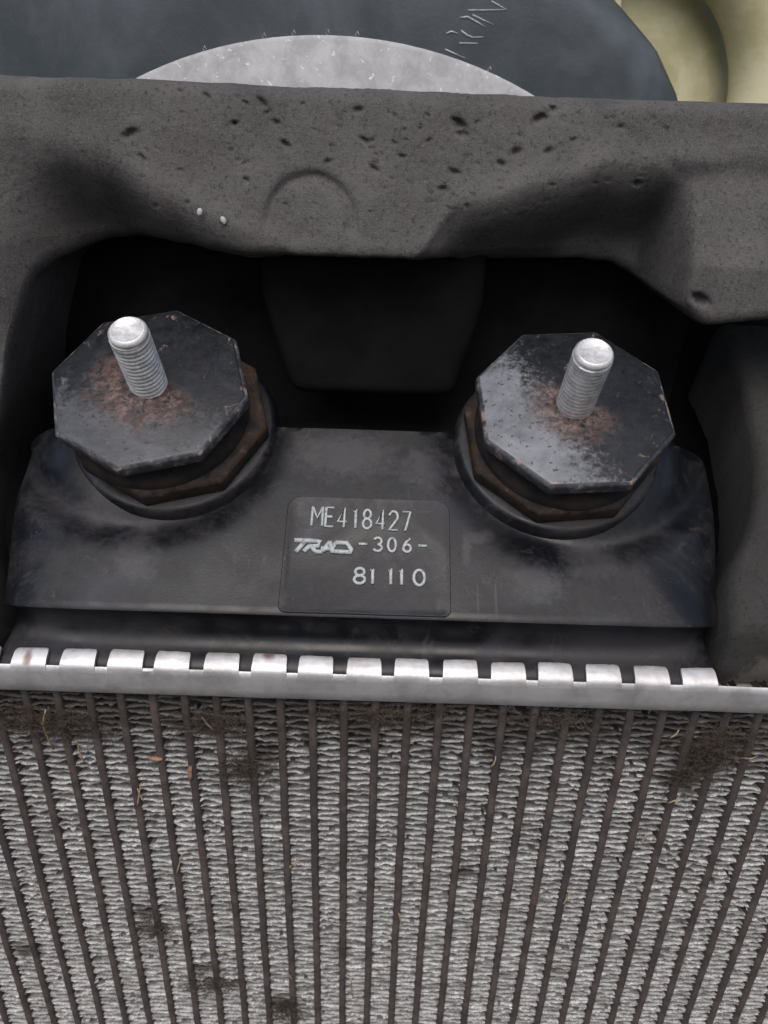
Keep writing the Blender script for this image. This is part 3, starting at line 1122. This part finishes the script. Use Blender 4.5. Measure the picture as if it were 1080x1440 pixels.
for (x0, z0, x1, z1), lab in zip(CHIPS, ('small upright orange bark chip lodged in the fins', 'small level pinkish bark chip lodged across the fins')):
    straw('bark_chip', lab, 'bark chip', (x0, -1.0, z0), (x1, -1.0, z1), 0.75, BARK, None, 0.2)


def lint(label, x, z, w_, h_, n, y=-0.6, thick=2.0):
    V, F = [], []
    for _ in range(n):
        a, b = drnd.gauss(0, .55) * w_, drnd.gauss(0, .55) * h_
        p = Vector((a, -abs(drnd.gauss(0, thick * .5)), b))
        d = Vector((drnd.gauss(0, 1), drnd.gauss(0, .35), drnd.gauss(0, 1))).normalized()
        pts = [p.copy()]
        for k in range(drnd.randint(3, 8)):
            d = (d + Vector((drnd.gauss(0, .5), drnd.gauss(0, .3), drnd.gauss(0, .5)))).normalized()
            p = p + d * drnd.uniform(.5, 1.3)
            p.y = min(p.y, 0.3)
            pts.append(p.copy())
        tube(V, F, pts, drnd.uniform(.035, .085), 3, None, False)
    o = mesh_obj('lint_clump', V, F, LINT)
    o.location = Vector((x, y, z)) * MM
    return tag(o, label, 'lint')


LINTS = [
    ('dark fibrous dirt matted under the header below the spotted tab', -90.0, -10.6, 13, 4.5, 420),
    ('brown fibrous dirt matted at the core corner under the header', -105.1, -9.3, 8, 4, 180),
    ('loose dark lint on the fins below the fourth whole tab', -38.7, -25.8, 7, 6, 260),
    ('thin brown lint web close under the header near the bark chips', -47.0, -8.8, 10, 3.5, 240),
    ('big brown lint tangle under the header where the tabs end', 97.5, -13.1, 9, 8, 520),
    ('dark lint wisp at the lower edge of the biggest tangle', 91.4, -23.2, 6, 5, 180),
    ('small grey-brown lint tuft on the fins far below the header', -74.2, -100.8, 6, 4, 160),
    ('flat dark lint smear across three tubes low on the core', -55.8, -130.6, 9, 3, 200),
    ('brown lint tuft with stray hairs lowest on the core', -29.5, -145.0, 6, 6, 220),
    ('thin lint wisps under the header below the label panel', 1.8, -3.7, 22, 2.6, 260),
    ('thin lint wisps under the header below the shiny stud', 52.1, -3.7, 16, 2.6, 180)]
for lab, x, z, w_, h_, n in LINTS:
    lint(lab, x, z, w_, h_, n)

# pale flakes stuck to the foam
for lab, (x, y, z), r in (('larger pale flake stuck on the foam seal above the threaded mount', (-52.2, 53.0, 121.6), 2.0), ('smaller pale flake stuck on the foam seal beside a larger flake', (-46.2, 53.2, 119.7), 1.3)):
    V, F = [], []
    for l, (f_, yy) in enumerate(((1, 0.5), (1, 0.1), (.8, -.12))):
        for k in range(9):
            a = 2 * math.pi * k / 9
            rr = r * f_ * (0.7 + 0.75 * noise.noise(Vector((k * 1.37 + r * 5, r, 2.3))))
            V.append((rr * math.cos(a) * 0.8, yy, rr * math.sin(a)))
    for l in range(2):
        for k in range(9):
            a, b = l * 9 + k, l * 9 + (k + 1) % 9
            F.append((a, b, b + 9, a + 9))
    F.append(tuple(18 + k for k in range(9)))
    F.append(tuple(range(9))[::-1])
    o = mesh_obj('paint_flake', V, F, FLAKE)
    o.location = Vector((x, y, z)) * MM
    tag(o, lab, 'flake')
